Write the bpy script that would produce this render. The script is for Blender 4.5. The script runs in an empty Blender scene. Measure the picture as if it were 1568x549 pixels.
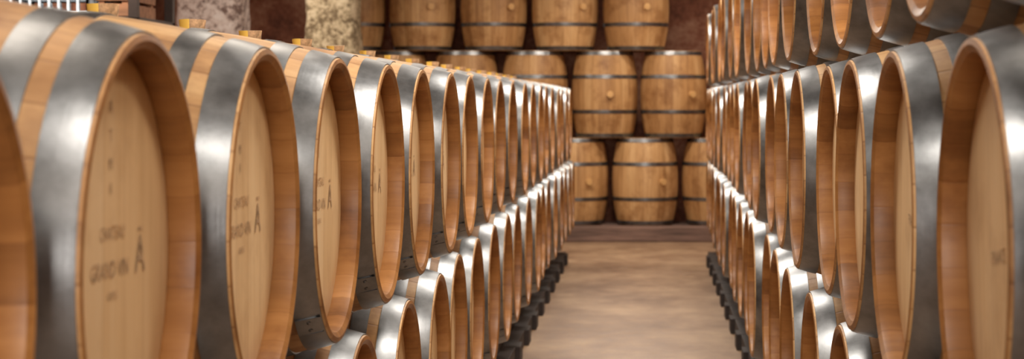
import bpy, bmesh, math, random
from mathutils import Matrix, Vector, noise
random.seed(7)
sc = bpy.context.scene
sc.view_settings.view_transform = 'Standard'
H = 1.38
F = 2867.0

# ---------------------------------------------------------------- materials
def mat(name):
    m = bpy.data.materials.new(name); m.use_nodes = True
    nt = m.node_tree; nt.nodes.clear()
    out = nt.nodes.new('ShaderNodeOutputMaterial')
    b = nt.nodes.new('ShaderNodeBsdfPrincipled')
    nt.links.new(b.outputs[0], out.inputs[0])
    return m, nt, b
def N(nt, t, **kw):
    n = nt.nodes.new(t)
    for k, v in kw.items(): setattr(n, k, v)
    return n
def setin(nt, sock, v):
    if isinstance(v, bpy.types.NodeSocket): nt.links.new(v, sock)
    else: sock.default_value = v
def math_(nt, op, a, b=None, c=None):
    n = N(nt, 'ShaderNodeMath', operation=op)
    setin(nt, n.inputs[0], a)
    if b is not None: setin(nt, n.inputs[1], b)
    if c is not None: setin(nt, n.inputs[2], c)
    return n.outputs[0]
def ramp(nt, fac, stops):
    r = N(nt, 'ShaderNodeValToRGB')
    while len(r.color_ramp.elements) > len(stops): r.color_ramp.elements.remove(r.color_ramp.elements[-1])
    while len(r.color_ramp.elements) < len(stops): r.color_ramp.elements.new(.5)
    for e, (p, c) in zip(r.color_ramp.elements, stops):
        e.position = p; e.color = (c[0], c[1], c[2], 1)
    setin(nt, r.inputs[0], fac)
    return r.outputs[0]
def mix(nt, bt, fac, a, b):
    n = N(nt, 'ShaderNodeMix', data_type='RGBA', blend_type=bt)
    setin(nt, n.inputs[0], fac)
    for s, v in ((n.inputs[6], a), (n.inputs[7], b)):
        if isinstance(v, tuple): v = (v[0], v[1], v[2], 1)
        setin(nt, s, v)
    return n.outputs[2]
def noise_t(nt, vec, scale, detail=4, rough=.55):
    n = N(nt, 'ShaderNodeTexNoise')
    n.inputs['Scale'].default_value = scale; n.inputs['Detail'].default_value = detail
    n.inputs['Roughness'].default_value = rough
    if vec is not None: nt.links.new(vec, n.inputs['Vector'])
    return n.outputs[0]
def mapping(nt, vec, scale, loc=None):
    n = N(nt, 'ShaderNodeMapping'); n.inputs['Scale'].default_value = scale
    nt.links.new(vec, n.inputs['Vector'])
    if loc is not None: setin(nt, n.inputs['Location'], loc)
    return n.outputs[0]
def bump(nt, b, h, strength, dist):
    n = N(nt, 'ShaderNodeBump'); n.inputs['Strength'].default_value = strength
    n.inputs['Distance'].default_value = dist
    nt.links.new(h, n.inputs['Height']); nt.links.new(n.outputs[0], b.inputs['Normal'])

def objrand(nt):
    return N(nt, 'ShaderNodeObjectInfo').outputs['Random']

def wood_barrel(name, dark, mid, light, mode, rough=.5, gstr=.75, grime=.75):
    """mode 'stave' = radial staves round local Z ; 'head' = planks running along local X"""
    m, nt, b = mat(name)
    tc = N(nt, 'ShaderNodeTexCoord').outputs['Object']
    r = objrand(nt)
    sep = N(nt, 'ShaderNodeSeparateXYZ'); nt.links.new(tc, sep.inputs[0])
    off = N(nt, 'ShaderNodeCombineXYZ')
    nt.links.new(math_(nt, 'MULTIPLY', r, 37.0), off.inputs[0])
    nt.links.new(math_(nt, 'MULTIPLY', r, 91.0), off.inputs[2])
    if mode == 'stave':
        ang = math_(nt, 'ARCTAN2', sep.outputs[1], sep.outputs[0])
        s = math_(nt, 'MULTIPLY', ang, 26/(2*math.pi))
        gv = mapping(nt, tc, (14, 14, 1.3), off.outputs[0])
        gv2 = mapping(nt, tc, (60, 60, 3), off.outputs[0])
    else:
        s = math_(nt, 'MULTIPLY', sep.outputs[1], 11.0)
        gv = mapping(nt, tc, (1.6, 16, 14), off.outputs[0])
        gv2 = mapping(nt, tc, (4, 80, 60), off.outputs[0])
    s = math_(nt, 'ADD', s, .37)
    fl = math_(nt, 'FLOOR', s)
    wn = N(nt, 'ShaderNodeTexWhiteNoise', noise_dimensions='1D')
    nt.links.new(math_(nt, 'ADD', fl, math_(nt, 'MULTIPLY', r, 53.0)), wn.inputs['W'])
    fr = math_(nt, 'FRACT', s)
    edge = math_(nt, 'MINIMUM', fr, math_(nt, 'SUBTRACT', 1.0, fr))
    g = math_(nt, 'SMOOTH_MIN', math_(nt, 'MULTIPLY', edge, 22.0), 1.0, .1)
    n1 = noise_t(nt, gv, 1.0, 5, .6)
    n2 = noise_t(nt, gv2, 1.0, 3, .6)
    f = math_(nt, 'ADD', math_(nt, 'MULTIPLY', n1, .65), math_(nt, 'MULTIPLY', n2, .25))
    f = math_(nt, 'ADD', f, math_(nt, 'MULTIPLY', wn.outputs[0], .22))
    f = math_(nt, 'SUBTRACT', f, .06)
    col = ramp(nt, f, [(.25, dark), (.5, mid), (.75, light)])
    gcol = ramp(nt, g, [(0, (.55, .45, .38)), (1, (1, 1, 1))])
    col = mix(nt, 'MULTIPLY', gstr, col, gcol)
    tone = ramp(nt, r, [(0, (.80, .74, .68)), (.5, (.94, .92, .89)), (1, (1.0, 1.0, 1.0))])
    col = mix(nt, 'MULTIPLY', 1.0, col, tone)
    # grime blotches
    gb = noise_t(nt, mapping(nt, tc, (1, 1, 1), off.outputs[0]), 5.0, 5, .65)
    col = mix(nt, 'MULTIPLY', grime, col, ramp(nt, gb, [(.34, (.56, .45, .36)), (.5, (1, 1, 1))]))
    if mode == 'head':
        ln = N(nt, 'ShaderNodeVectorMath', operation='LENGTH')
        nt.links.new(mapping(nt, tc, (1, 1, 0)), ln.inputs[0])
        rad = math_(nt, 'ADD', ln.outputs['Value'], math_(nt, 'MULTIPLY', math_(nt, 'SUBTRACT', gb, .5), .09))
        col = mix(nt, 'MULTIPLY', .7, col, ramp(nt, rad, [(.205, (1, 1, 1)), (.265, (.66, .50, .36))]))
    nt.links.new(col, b.inputs['Base Color'])
    b.inputs['Roughness'].default_value = rough
    b.inputs['Specular IOR Level'].default_value = .35
    h = math_(nt, 'ADD', math_(nt, 'MULTIPLY', g, .8 if gstr > .5 else .2), math_(nt, 'MULTIPLY', n2, .35))
    bump(nt, b, h, .35, .002)
    return m

M_stave = wood_barrel('oak_stave', (.33, .165, .06), (.56, .32, .135), (.72, .465, .225), 'stave')
M_head = wood_barrel('oak_head', (.70, .455, .225), (.87, .625, .355), (.93, .72, .46), 'head', .45, .3, .35)
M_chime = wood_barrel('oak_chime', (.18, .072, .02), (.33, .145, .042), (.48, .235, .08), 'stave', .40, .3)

def steel():
    m, nt, b = mat('hoop_galvanised_steel')
    tc = N(nt, 'ShaderNodeTexCoord').outputs['Object']
    r = objrand(nt)
    off = N(nt, 'ShaderNodeCombineXYZ'); nt.links.new(math_(nt, 'MULTIPLY', r, 30.0), off.inputs[0])
    v = mapping(nt, tc, (1, 1, 1), off.outputs[0])
    n1 = noise_t(nt, v, 9, 5, .65); n2 = noise_t(nt, v, 60, 3, .6)
    vz = mapping(nt, tc, (3, 3, 220), off.outputs[0]); n3 = noise_t(nt, vz, 1, 2, .5)
    col = ramp(nt, n1, [(.3, (.12, .122, .124)), (.55, (.225, .228, .232)), (.8, (.33, .335, .34))])
    nt.links.new(col, b.inputs['Base Color'])
    b.inputs['Metallic'].default_value = .92
    rg = math_(nt, 'ADD', .25, math_(nt, 'MULTIPLY', n1, .22))
    nt.links.new(rg, b.inputs['Roughness'])
    h = math_(nt, 'ADD', n2, math_(nt, 'MULTIPLY', n3, .5))
    bump(nt, b, h, .16, .001)
    return m
M_steel = steel()

def simple(name, c, rough=.6, metal=0, nscale=8, var=.25, bumps=.2, dist=.004, stretch=(1,1,1)):
    m, nt, b = mat(name)
    tc = N(nt, 'ShaderNodeTexCoord').outputs['Object']
    v = mapping(nt, tc, stretch)
    n = noise_t(nt, v, nscale, 5, .6)
    lo = tuple(x*(1-var) for x in c); hi = tuple(min(1, x*(1+var)) for x in c)
    nt.links.new(ramp(nt, n, [(.3, lo), (.7, hi)]), b.inputs['Base Color'])
    b.inputs['Roughness'].default_value = rough; b.inputs['Metallic'].default_value = metal
    bump(nt, b, n, bumps, dist)
    return m
M_bung = simple('bung_silicone', (1.0, .66, .13), .5, var=.05)
M_bungw = simple('bung_oak', (.62, .36, .14), .5)
M_ink = simple('burnt_brand_mark', (.42, .27, .15), .7, nscale=60, var=.6)
M_rail = simple('rail_dark_timber', (.028, .018, .015), .7, nscale=5, stretch=(6, .5, 6))
M_beam = simple('beam_old_timber', (.17, .10, .075), .7, nscale=4, stretch=(.6, 6, 6), var=.5)
M_crate = simple('crate_pine', (.30, .14, .07), .7, nscale=4, stretch=(.6, 6, 6), var=.4)
M_wire = simple('cage_zinc_wire', (.72, .84, .95), .35, metal=0, var=.05)
M_rack = simple('rack_painted_steel', (.05, .035, .03), .5, metal=.4)
M_lamp = simple('lamp_housing', (.7, .7, .68), .4)

def plaster(name, c1, c2, c3, sc1=1.6):
    m, nt, b = mat(name)
    tc = N(nt, 'ShaderNodeTexCoord').outputs['Object']
    n1 = noise_t(nt, tc, sc1, 7, .68); n2 = noise_t(nt, tc, 22, 5, .6)
    f = math_(nt, 'ADD', math_(nt, 'MULTIPLY', n1, .75), math_(nt, 'MULTIPLY', n2, .25))
    nt.links.new(ramp(nt, f, [(.38, c1), (.5, c2), (.62, c3)]), b.inputs['Base Color'])
    b.inputs['Roughness'].default_value = .85
    bump(nt, b, f, .6, .03)
    return m
M_wall = plaster('wall_red_plaster', (.13, .045, .026), (.28, .105, .058), (.46, .24, .15), 2.4)
M_ceil = plaster('ceiling_plaster', (.10, .07, .05), (.17, .12, .09), (.22, .16, .12))

def stone(name, lo, mid, hi, sp):
    m, nt, b = mat(name)
    tc = N(nt, 'ShaderNodeTexCoord').outputs['Object']
    n1 = noise_t(nt, tc, 15, 6, .8); n2 = noise_t(nt, tc, 3, 4, .6)
    f = math_(nt, 'ADD', math_(nt, 'MULTIPLY', n1, .75), math_(nt, 'MULTIPLY', n2, .25))
    nt.links.new(ramp(nt, f, [(sp, lo), (sp+.05, mid), (.60, hi)]), b.inputs['Base Color'])
    b.inputs['Roughness'].default_value = .9
    bump(nt, b, f, .9, .03)
    return m
M_pillA = stone('pillar_granite', (.22, .15, .13), (.72, .60, .55), (.92, .84, .80), .44)
M_pillB = stone('pillar_limestone', (.19, .135, .075), (.54, .43, .27), (.78, .66, .46), .45)

def floor_mat():
    m, nt, b = mat('floor_worn_concrete')
    tc = N(nt, 'ShaderNodeTexCoord').outputs['Object']
    v = mapping(nt, tc, (1.0, .75, 1))
    n1 = noise_t(nt, v, 1.7, 5, .6); n2 = noise_t(nt, v, 8, 6, .7); n3 = noise_t(nt, tc, 60, 3, .6)
    f = math_(nt, 'ADD', math_(nt, 'MULTIPLY', n1, .62), math_(nt, 'MULTIPLY', n2, .30))
    f = math_(nt, 'ADD', f, math_(nt, 'MULTIPLY', n3, .08))
    nt.links.new(ramp(nt, f, [(.36, (.16, .09, .052)), (.5, (.29, .18, .108)), (.62, (.42, .28, .17))]), b.inputs['Base Color'])
    nt.links.new(math_(nt, 'ADD', .32, math_(nt, 'MULTIPLY', n2, .3)), b.inputs['Roughness'])
    bump(nt, b, f, .35, .015)
    return m
M_floor = floor_mat()

# ---------------------------------------------------------------- helpers
def link(o):
    sc.collection.objects.link(o); return o
def box(bm, x0, x1, y0, y1, z0, z1, mi=0):
    vs = [bm.verts.new(p) for p in ((x0,y0,z0),(x1,y0,z0),(x1,y1,z0),(x0,y1,z0),(x0,y0,z1),(x1,y0,z1),(x1,y1,z1),(x0,y1,z1))]
    for f in ((0,3,2,1),(4,5,6,7),(0,1,5,4),(1,2,6,5),(2,3,7,6),(3,0,4,7)):
        fc = bm.faces.new([vs[i] for i in f]); fc.material_index = mi
def obj_from_bm(name, bm, mats, smooth=None, bevel=0):
    me = bpy.data.meshes.new(name); bm.to_mesh(me); bm.free()
    for m in mats: me.materials.append(m)
    o = link(bpy.data.objects.new(name, me))
    if bevel:
        md = o.modifiers.new('bevel', 'BEVEL'); md.width = bevel; md.segments = 2
    return o

# ---------------------------------------------------------------- barrel mesh
def text_mesh(body, size, x, y):
    cu = bpy.data.curves.new('t', 'FONT'); cu.body = body; cu.size = size
    cu.align_x = 'CENTER'; cu.align_y = 'CENTER'; cu.resolution_u = 2
    o = bpy.data.objects.new('t', cu); sc.collection.objects.link(o)
    bpy.context.view_layer.update()
    me = bpy.data.meshes.new_from_object(o.evaluated_get(bpy.context.evaluated_depsgraph_get()))
    me.transform(Matrix.Translation((x, y, 0)))
    bpy.data.objects.remove(o)
    return me

def barrel_mesh(name, L, rb, re, hoops, bungmat, marks=None, seg=80):
    """axis = local Z, bung towards local +X, crowned head at +Z"""
    bm = bmesh.new()
    def R(z): return rb - (rb-re)*abs(z/L)**2.05
    def loops(prof, mi, close=False):
        rings = []
        for (r, z) in prof:
            rings.append([bm.verts.new((r*math.cos(2*math.pi*i/seg), r*math.sin(2*math.pi*i/seg), z)) for i in range(seg)])
        n = len(rings)
        for k in range(n if close else n-1):
            a, b = rings[k], rings[(k+1) % n]
            for i in range(seg):
                j = (i+1) % seg
                f = bm.faces.new((a[i], a[j], b[j], b[i])); f.material_index = mi; f.smooth = True
        return rings
    nz = 26
    loops([(R(-L+2*L*k/nz), -L+2*L*k/nz) for k in range(nz+1)], 0)
    th = .018; dep = .042
    for s in (1, -1):
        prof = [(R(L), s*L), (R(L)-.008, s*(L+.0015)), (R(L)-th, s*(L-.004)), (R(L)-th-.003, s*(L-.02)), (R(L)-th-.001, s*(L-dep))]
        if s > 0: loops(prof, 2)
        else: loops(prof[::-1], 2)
        rr = R(L)-th-.001
        prof = [(rr, s*(L-dep)), (rr-.012, s*(L-dep+.003)), (rr*.5, s*(L-dep+.003))]
        rings = loops(prof if s > 0 else prof[::-1], 1)
        ring = rings[-1] if s > 0 else rings[0]
        c = bm.verts.new((0, 0, s*(L-dep+.003)))
        for i in range(seg):
            j = (i+1) % seg
            f = bm.faces.new((ring[i], ring[j], c) if s > 0 else (ring[j], ring[i], c)); f.material_index = 1
    t = .0028
    for (d0, d1) in hoops:
        for s in (1, -1):
            z0, z1 = s*(L-d1), s*(L-d0)
            if z0 > z1: z0, z1 = z1, z0
            prof = [(R(z0)-.001, z0)]
            for k in range(4):
                z = z0+(z1-z0)*k/3
                e = 0 if k in (0, 3) else .0004
                prof.append((R(z)+t+e, z))
            prof.append((R(z1)-.001, z1))
            loops(prof, 3)
            a0 = 2.4 + (0 if s > 0 else 2)
            zm = (z0+z1)/2; w = (z1-z0)
            va = []
            for k in range(7):
                a = a0 + k*.03
                for zz in (z0+.001, z1-.001):
                    va.append((a, zz))
            vv = [bm.verts.new(((R(zz)+t*1.9)*math.cos(a), (R(zz)+t*1.9)*math.sin(a), zz)) for a, zz in va]
            for k in range(6):
                f = bm.faces.new((vv[2*k], vv[2*k+2], vv[2*k+3], vv[2*k+1])); f.material_index = 3; f.smooth = True
            for e in (0, 12):
                a, za = va[e]; r0 = R(zm)
                q = [bm.verts.new((r0*math.cos(a), r0*math.sin(a), zz)) for zz in (z0+.001, z1-.001)]
                f = bm.faces.new((q[0], vv[e], vv[e+1], q[1])); f.material_index = 3
            for k in (1.5, 4.5):
                a = a0+k*.03; r0 = R(zm)+t*1.9
                mtx = Matrix.Rotation(a, 4, 'Z') @ Matrix.Translation((r0, 0, zm)) @ Matrix.Diagonal((.35, 1, 1, 1))
                res = bmesh.ops.create_icosphere(bm, subdivisions=1, radius=.0055, matrix=mtx)
                for v in res['verts']:
                    for f in v.link_faces: f.material_index = 3
    rb_ = .032
    m0 = Matrix.Translation((rb+.017, 0, 0)) @ Matrix.Rotation(math.pi/2, 4, 'Y')
    res = bmesh.ops.create_cone(bm, cap_ends=True, segments=20, radius1=rb_*.84, radius2=rb_, depth=.046, matrix=m0)
    for v in res['verts']:
        for f in v.link_faces: f.material_index = 4
    if marks:
        for (body, size, yy, zz) in marks:
            me = text_mesh(body, size, yy, zz)
            me.transform(Matrix.Translation((0, 0, L-dep+.0042)) @ Matrix.Rotation(-math.pi/2, 4, 'Z'))
            nf = len(bm.faces)
            bm.from_mesh(me)
            bm.faces.ensure_lookup_table()
            for f in bm.faces[nf:]: f.material_index = 5
            bpy.data.meshes.remove(me)
    me = bpy.data.meshes.new(name); bm.to_mesh(me); bm.free()
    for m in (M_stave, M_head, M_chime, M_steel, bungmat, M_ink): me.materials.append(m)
    me.set_sharp_from_angle(angle=math.radians(28))
    return me

HOOPS = [(.004, .053), (.080, .120), (.255, .292)]
marks = [('CHATEAU', .024, -.02, .035), ('GRAND VIN', .030, -.03, -.010), ('\u00c4', .070, .105, .0),
         ('CHENE', .014, -.02, -.042), ('A', .024, -.03, .19), ('T', .022, -.03, .155), ('M', .022, -.03, .12), ('II', .02, -.03, .09)]
ME_A = barrel_mesh('wine_barrel_marked', .475, .35, .281, HOOPS, M_bung, marks)
ME_B = barrel_mesh('wine_barrel_plain', .475, .35, .281, HOOPS, M_bung, [('\u00c4', .06, .1, .0), ('FRANCE', .026, 0, -.01)])
ME_C = barrel_mesh('upright_wine_barrel', .425, .328, .272, [(.004, .042), (.235, .272)], M_bungw)

def lay(me, side, xface, y, z, roll):
    o = link(bpy.data.objects.new('wine_barrel', me))
    if side < 0:
        R3 = Matrix(((0, 0, 1), (0, -1, 0), (1, 0, 0)))
        x = -xface - .475
    else:
        R3 = Matrix(((0, 0, -1), (0, 1, 0), (1, 0, 0)))
        x = xface + .475
    o.matrix_world = Matrix.Translation((x, y, z)) @ R3.to_4x4() @ Matrix.Rotation(roll, 4, 'Z')
    return o

ZU = H-.20; ZL = ZU-.60; ZT = ZU+.60
for k in range(-2, 19):
    y = 2.30+.7214*k
    if k in (-2, -1, 0, 1): y = (.93, 1.63, 2.33, 3.03)[k+2]
    lay(ME_A if k <= 6 else ME_B, -1, .62+random.uniform(-.008, .008), y, ZU, random.uniform(-.07, .07))
for k in range(-3, 19):
    y = 2.66+.7214*k
    lay(ME_B, -1, .62+random.uniform(-.012, .012), y, ZL, random.uniform(-.1, .1))
def ar(y): return .42+.0065*(y-2.5)
for k in range(-3, 19):
    y = 2.49+.7214*k
    lay(ME_B, 1, ar(y)+random.uniform(-.015, .015), y, ZU, random.uniform(-.2, .2))
for k in range(-4, 19):
    y = 2.85+.7214*k
    lay(ME_B, 1, ar(y)+random.uniform(-.015, .015), y, ZL, random.uniform(-.2, .2))
for k in range(-3, 18):
    y = 2.85+.7214*k
    lay(ME_B, 1, ar(y)+random.uniform(-.015, .015), y, ZT, random.uniform(-.2, .2))

# upright stack at the end of the aisle
DB = 18.55; S = 156.5
for zi, xs in ((0, (1095, 988, 881, 774, 668, 561)), (1, (1138, 1031, 926, 819, 713, 606, 500)), (2, (974, 865, 756, 647, 540))):
    for px in xs:
        o = link(bpy.data.objects.new('upright_wine_barrel', ME_C))
        o.location = ((px-990)/S*1.012, DB+random.uniform(-.01, .01), .149+.428+zi*.853)
        o.rotation_euler = (0, 0, -math.pi/2+random.uniform(.05, .62))

# ---------------------------------------------------------------- rails + beams
def rail(name, x0, x1, y0, y1, skew=0):
    bm = bmesh.new()
    ztop = ZL-.322
    for cx in ((x0+x1)/2-.29, (x0+x1)/2+.29):
        box(bm, cx-.05, cx+.05, y0, y1, .09, ztop-.012)
    n = int((y1-y0)/.7214)
    for i in range(n+1):
        yy = y0+.1+i*.7214
        box(bm, x0+.04, x1-.04, yy-.10, yy+.10, 0.0, .09)
    for cx in (x0+.11, x1-.11):
        box(bm, cx-.045, cx+.045, y0, y1, .001, .088)
    return obj_from_bm(name, bm, [M_rail], bevel=.004)
r1 = rail('barrel_rack_rail', -1.57, -.62, .4, 15.9)
r2 = rail('barrel_rack_rail', .455, 1.405, .2, 15.9)
for rr, side, cx, y0 in ((r1, -1, -1.095, 2.66), (r2, 1, .93, 2.85)):
    bm = bmesh.new()
    for k in range(-2, 19):
        y = y0+.7214*k
        for s in (-1, 1):
            for dx in (-.29, .29):
                ya = y+s*.10; yb = y+s*.22
                z0 = ZL-.334
                pts = [(ya, z0), (yb, z0), (yb, z0+.07)]
                a = [bm.verts.new((cx+dx-.045, p[0], p[1])) for p in pts]
                b = [bm.verts.new((cx+dx+.045, p[0], p[1])) for p in pts]
                bm.faces.new(a); bm.faces.new(b[::-1])
                for i in range(3):
                    j = (i+1) % 3; bm.faces.new((a[i], b[i], b[j], a[j]))
    bmesh.ops.recalc_face_normals(bm, faces=bm.faces)
    w = obj_from_bm('wedges', bm, [M_rail]); w.parent = rr

bm = bmesh.new()
box(bm, -3.1, 1.3, DB-.40, DB-.22, 0, .148)
box(bm, -3.1, 1.3, DB-.08, DB+.08, 0, .148)
box(bm, -3.1, 1.3, DB+.22, DB+.38, 0, .148)
obj_from_bm('timber_base_beam', bm, [M_beam], bevel=.01)

# ---------------------------------------------------------------- room
XL, XR, YF, YB, ZC = -5.0, 1.95, -4.0, 19.5, 3.4
def slab(name, m, *a):
    bm = bmesh.new(); box(bm, *a); return obj_from_bm(name, bm, [m])
slab('floor', M_floor, XL-.2, XR+.2, YF-.2, YB+.2, -.2, 0)
slab('ceiling', M_ceil, XL-.2, XR+.2, YF-.2, YB+.2, ZC, ZC+.2)
slab('wall_left', M_wall, XL-.2, XL, YF, YB, 0, ZC)
slab('wall_right', M_wall, XR, XR+.2, YF, YB, 0, ZC)
slab('wall_back', M_wall, XL-.2, XR+.2, YB, YB+.2, 0, ZC)
slab('wall_front', M_wall, XL-.2, XR+.2, YF-.2, YF, 0, ZC)

def pillar(x0, x1, y0, y1, m):
    bm = bmesh.new()
    cx, cy = (x0+x1)/2, (y0+y1)/2; hx, hy = (x1-x0)/2, (y1-y0)/2
    nz = 60; ns = 14
    rings = []
    for k in range(nz+1):
        z = ZC*k/nz; ring = []
        for s in range(4*ns):
            q, t = divmod(s, ns); t = t/ns*2-1
            p = [(t, -1), (1, t), (-t, 1), (-1, -t)][q]
            l = (abs(p[0])**6+abs(p[1])**6)**(1/6)
            p = (p[0]/l, p[1]/l)
            v = Vector((cx+p[0]*hx, cy+p[1]*hy, z))
            n = noise.fractal(v*3.0, 1, 2, 4)*.03
            ring.append(bm.verts.new((v.x+p[0]*n, v.y+p[1]*n, z)))
        rings.append(ring)
    for k in range(nz):
        for s in range(4*ns):
            j = (s+1) % (4*ns)
            f = bm.faces.new((rings[k][s], rings[k][j], rings[k+1][j], rings[k+1][s])); f.smooth = True
    bm.faces.new(rings[0][::-1]); bm.faces.new(rings[-1])
    return obj_from_bm('stone_pillar', bm, [m])
def px2x(px, d): return (px-990)/F*d
pillar(px2x(268, 15), px2x(376, 15.2), 15.0, 15.5, M_pillA)
pillar(px2x(464, 17.4), px2x(544, 17.4), 17.4, 17.9, M_pillB)

# ---------------------------------------------------------------- storage rack left
RX0, RX1, RY0, RY1 = -4.3, -2.72, 10.0, 10.8
bm = bmesh.new()
for x in (RX0, RX1-.05):
    for y in (RY0, RY1-.05):
        box(bm, x, x+.05, y, y+.05, 0, 2.75)
for z in (.35, 1.05, 1.79, 2.6):
    box(bm, RX0, RX1, RY0, RY1, z, z+.03)
rack = obj_from_bm('storage_rack', bm, [M_rack], bevel=.003)
bm = bmesh.new()
def wirebox(x0, x1, y0, y1, z0, z1, n, m, t):
    for i in range(n+1):
        x = x0+(x1-x0)*i/n
        for y in (y0, y1): box(bm, x-t, x+t, y-t, y+t, z0, z1)
    for i in range(m+1):
        z = z0+(z1-z0)*i/m
        tt = t*1.8 if i in (0, m) else t
        for y in (y0, y1): box(bm, x0, x1, y-tt, y+tt, z-tt+.001, z+tt+.001)
        for x in (x0, x1): box(bm, x-tt, x+tt, y0, y1, z-tt, z+tt)
    ny = max(2, int(n*(y1-y0)/(x1-x0)))
    for i in range(ny+1):
        y = y0+(y1-y0)*i/ny
        for x in (x0, x1): box(bm, x-t, x+t, y-t, y+t, z0, z1)
        box(bm, x0, x1, y-t, y+t, z0-t, z0+t)
wirebox(-3.44, -2.98, 9.98, 10.5, 1.836, 1.93, 9, 1, .006)
for z in (1.93, 2.02):
    wirebox(-3.44, -2.98, 9.98, 10.5, z, z+.09, 9, 1, .006)
obj_from_bm('wire_basket', bm, [M_wire])
def crate(x0, x1, y0, y1, z0, z1, n=4):
    bm = bmesh.new(); t = .012
    g = (z1-z0)/n
    for i in range(n):
        a, b = z0+g*i+.006, z0+g*(i+1)-.012
        box(bm, x0, x1, y0, y0+t, a, b); box(bm, x0, x1, y1-t, y1, a, b)
        box(bm, x0, x0+t, y0+t, y1-t, a, b); box(bm, x1-t, x1, y0+t, y1-t, a, b)
    for x in (x0+t, x1-t-.03):
        for y in (y0+t, y1-t-.03): box(bm, x, x+.03, y, y+.03, z0, z1)
    box(bm, x0+t, x1-t, y0+t, y1-t, z0, z0+.012)
    return obj_from_bm('wooden_crate', bm, [M_crate])
crate(-2.96, -2.78, 10.06, 10.6, 1.822, 2.07, 3)
crate(-2.96, -2.78, 10.06, 10.6, 2.072, 2.32, 3)
crate(-4.2, -3.66, 10.06, 10.6, 1.822, 2.15)
crate(-3.6, -3.0, 10.06, 10.6, 1.082, 1.45)
crate(-4.22, -3.66, 10.06, 10.6, .382, .75)

# ---------------------------------------------------------------- lights
def lamp(x, y, z, p, sx=1.2, sy=.35, col=(1, .89, .76)):
    bm = bmesh.new()
    box(bm, -sx/2-.03, sx/2+.03, -sy/2-.03, sy/2+.03, .01, .06)
    box(bm, -.03, .03, -.01, .01, .06, max(.08, ZC-z-.002))
    o = obj_from_bm('ceiling_or_fill_lamp', bm, [M_lamp], bevel=.004); o.location = (x, y, z)
    l = bpy.data.lights.new('lamp_light', 'AREA'); l.shape = 'RECTANGLE'; l.size = sx; l.size_y = sy
    l.energy = p; l.color = col
    lo = link(bpy.data.objects.new('lamp_light', l)); lo.parent = o; lo.location = (0, 0, -.005)
for y, p in ((-1.0, 15), (1.6, 20), (4.2, 28), (6.8, 32), (9.4, 32), (12.0, 32), (14.6, 28)):
    lamp(-.1, y, 2.72, p, .35, .35, (1, .93, .84))
for y, p in ((.2, 13), (3.0, 14), (5.6, 15), (8.2, 15), (10.8, 15), (13.4, 15)):  # offset fill lamps, added to brighten the barrel heads on both sides
    lamp(.60, y, 2.85, p, .3, .9)
    lamp(-.95, y, 2.80, p*.55, .3, .9)
lamp(-.3, 16.6, 2.9, 50, 1.2, .3)
lamp(1.1, 17.6, 2.95, 20, .4, .2)  # added fill, lifts the back wall right of the upright stack
lamp(-3.4, 12.6, 3.0, 70); lamp(-3.6, 16.4, 3.0, 45); lamp(-3.2, 8.9, 2.9, 75)  # last one is an added fill to brighten the rack and wire basket
bm = bmesh.new()
box(bm, -.75, .75, -.05, 0, -.55, .55)
o = obj_from_bm('wall_light_panel', bm, [M_lamp], bevel=.006); o.location = (-.1, YF+.06, 1.9)
l = bpy.data.lights.new('panel_light', 'AREA'); l.shape = 'RECTANGLE'; l.size = 1.4; l.size_y = 1.0
l.energy = 210; l.color = (1, .94, .87)
lo = link(bpy.data.objects.new('panel_light', l)); lo.parent = o; lo.location = (0, .01, 0); lo.rotation_euler = (math.pi/2, 0, 0)

w = bpy.data.worlds.new('world'); sc.world = w; w.use_nodes = True
w.node_tree.nodes['Background'].inputs[0].default_value = (1, .85, .7, 1)
w.node_tree.nodes['Background'].inputs[1].default_value = .1

# ---------------------------------------------------------------- camera
cam = bpy.data.cameras.new('camera'); co = link(bpy.data.objects.new('camera', cam))
co.location = (0, 0, H); co.rotation_euler = (math.pi/2, 0, 0)
cam.sensor_width = 36; cam.lens = F/1568*36
cam.shift_x = -(990-784)/1568; cam.shift_y = -(274.5-152)/1568
cam.clip_start = .05
cam.dof.use_dof = True; cam.dof.focus_distance = 4.7; cam.dof.aperture_fstop = 6.3
sc.camera = co
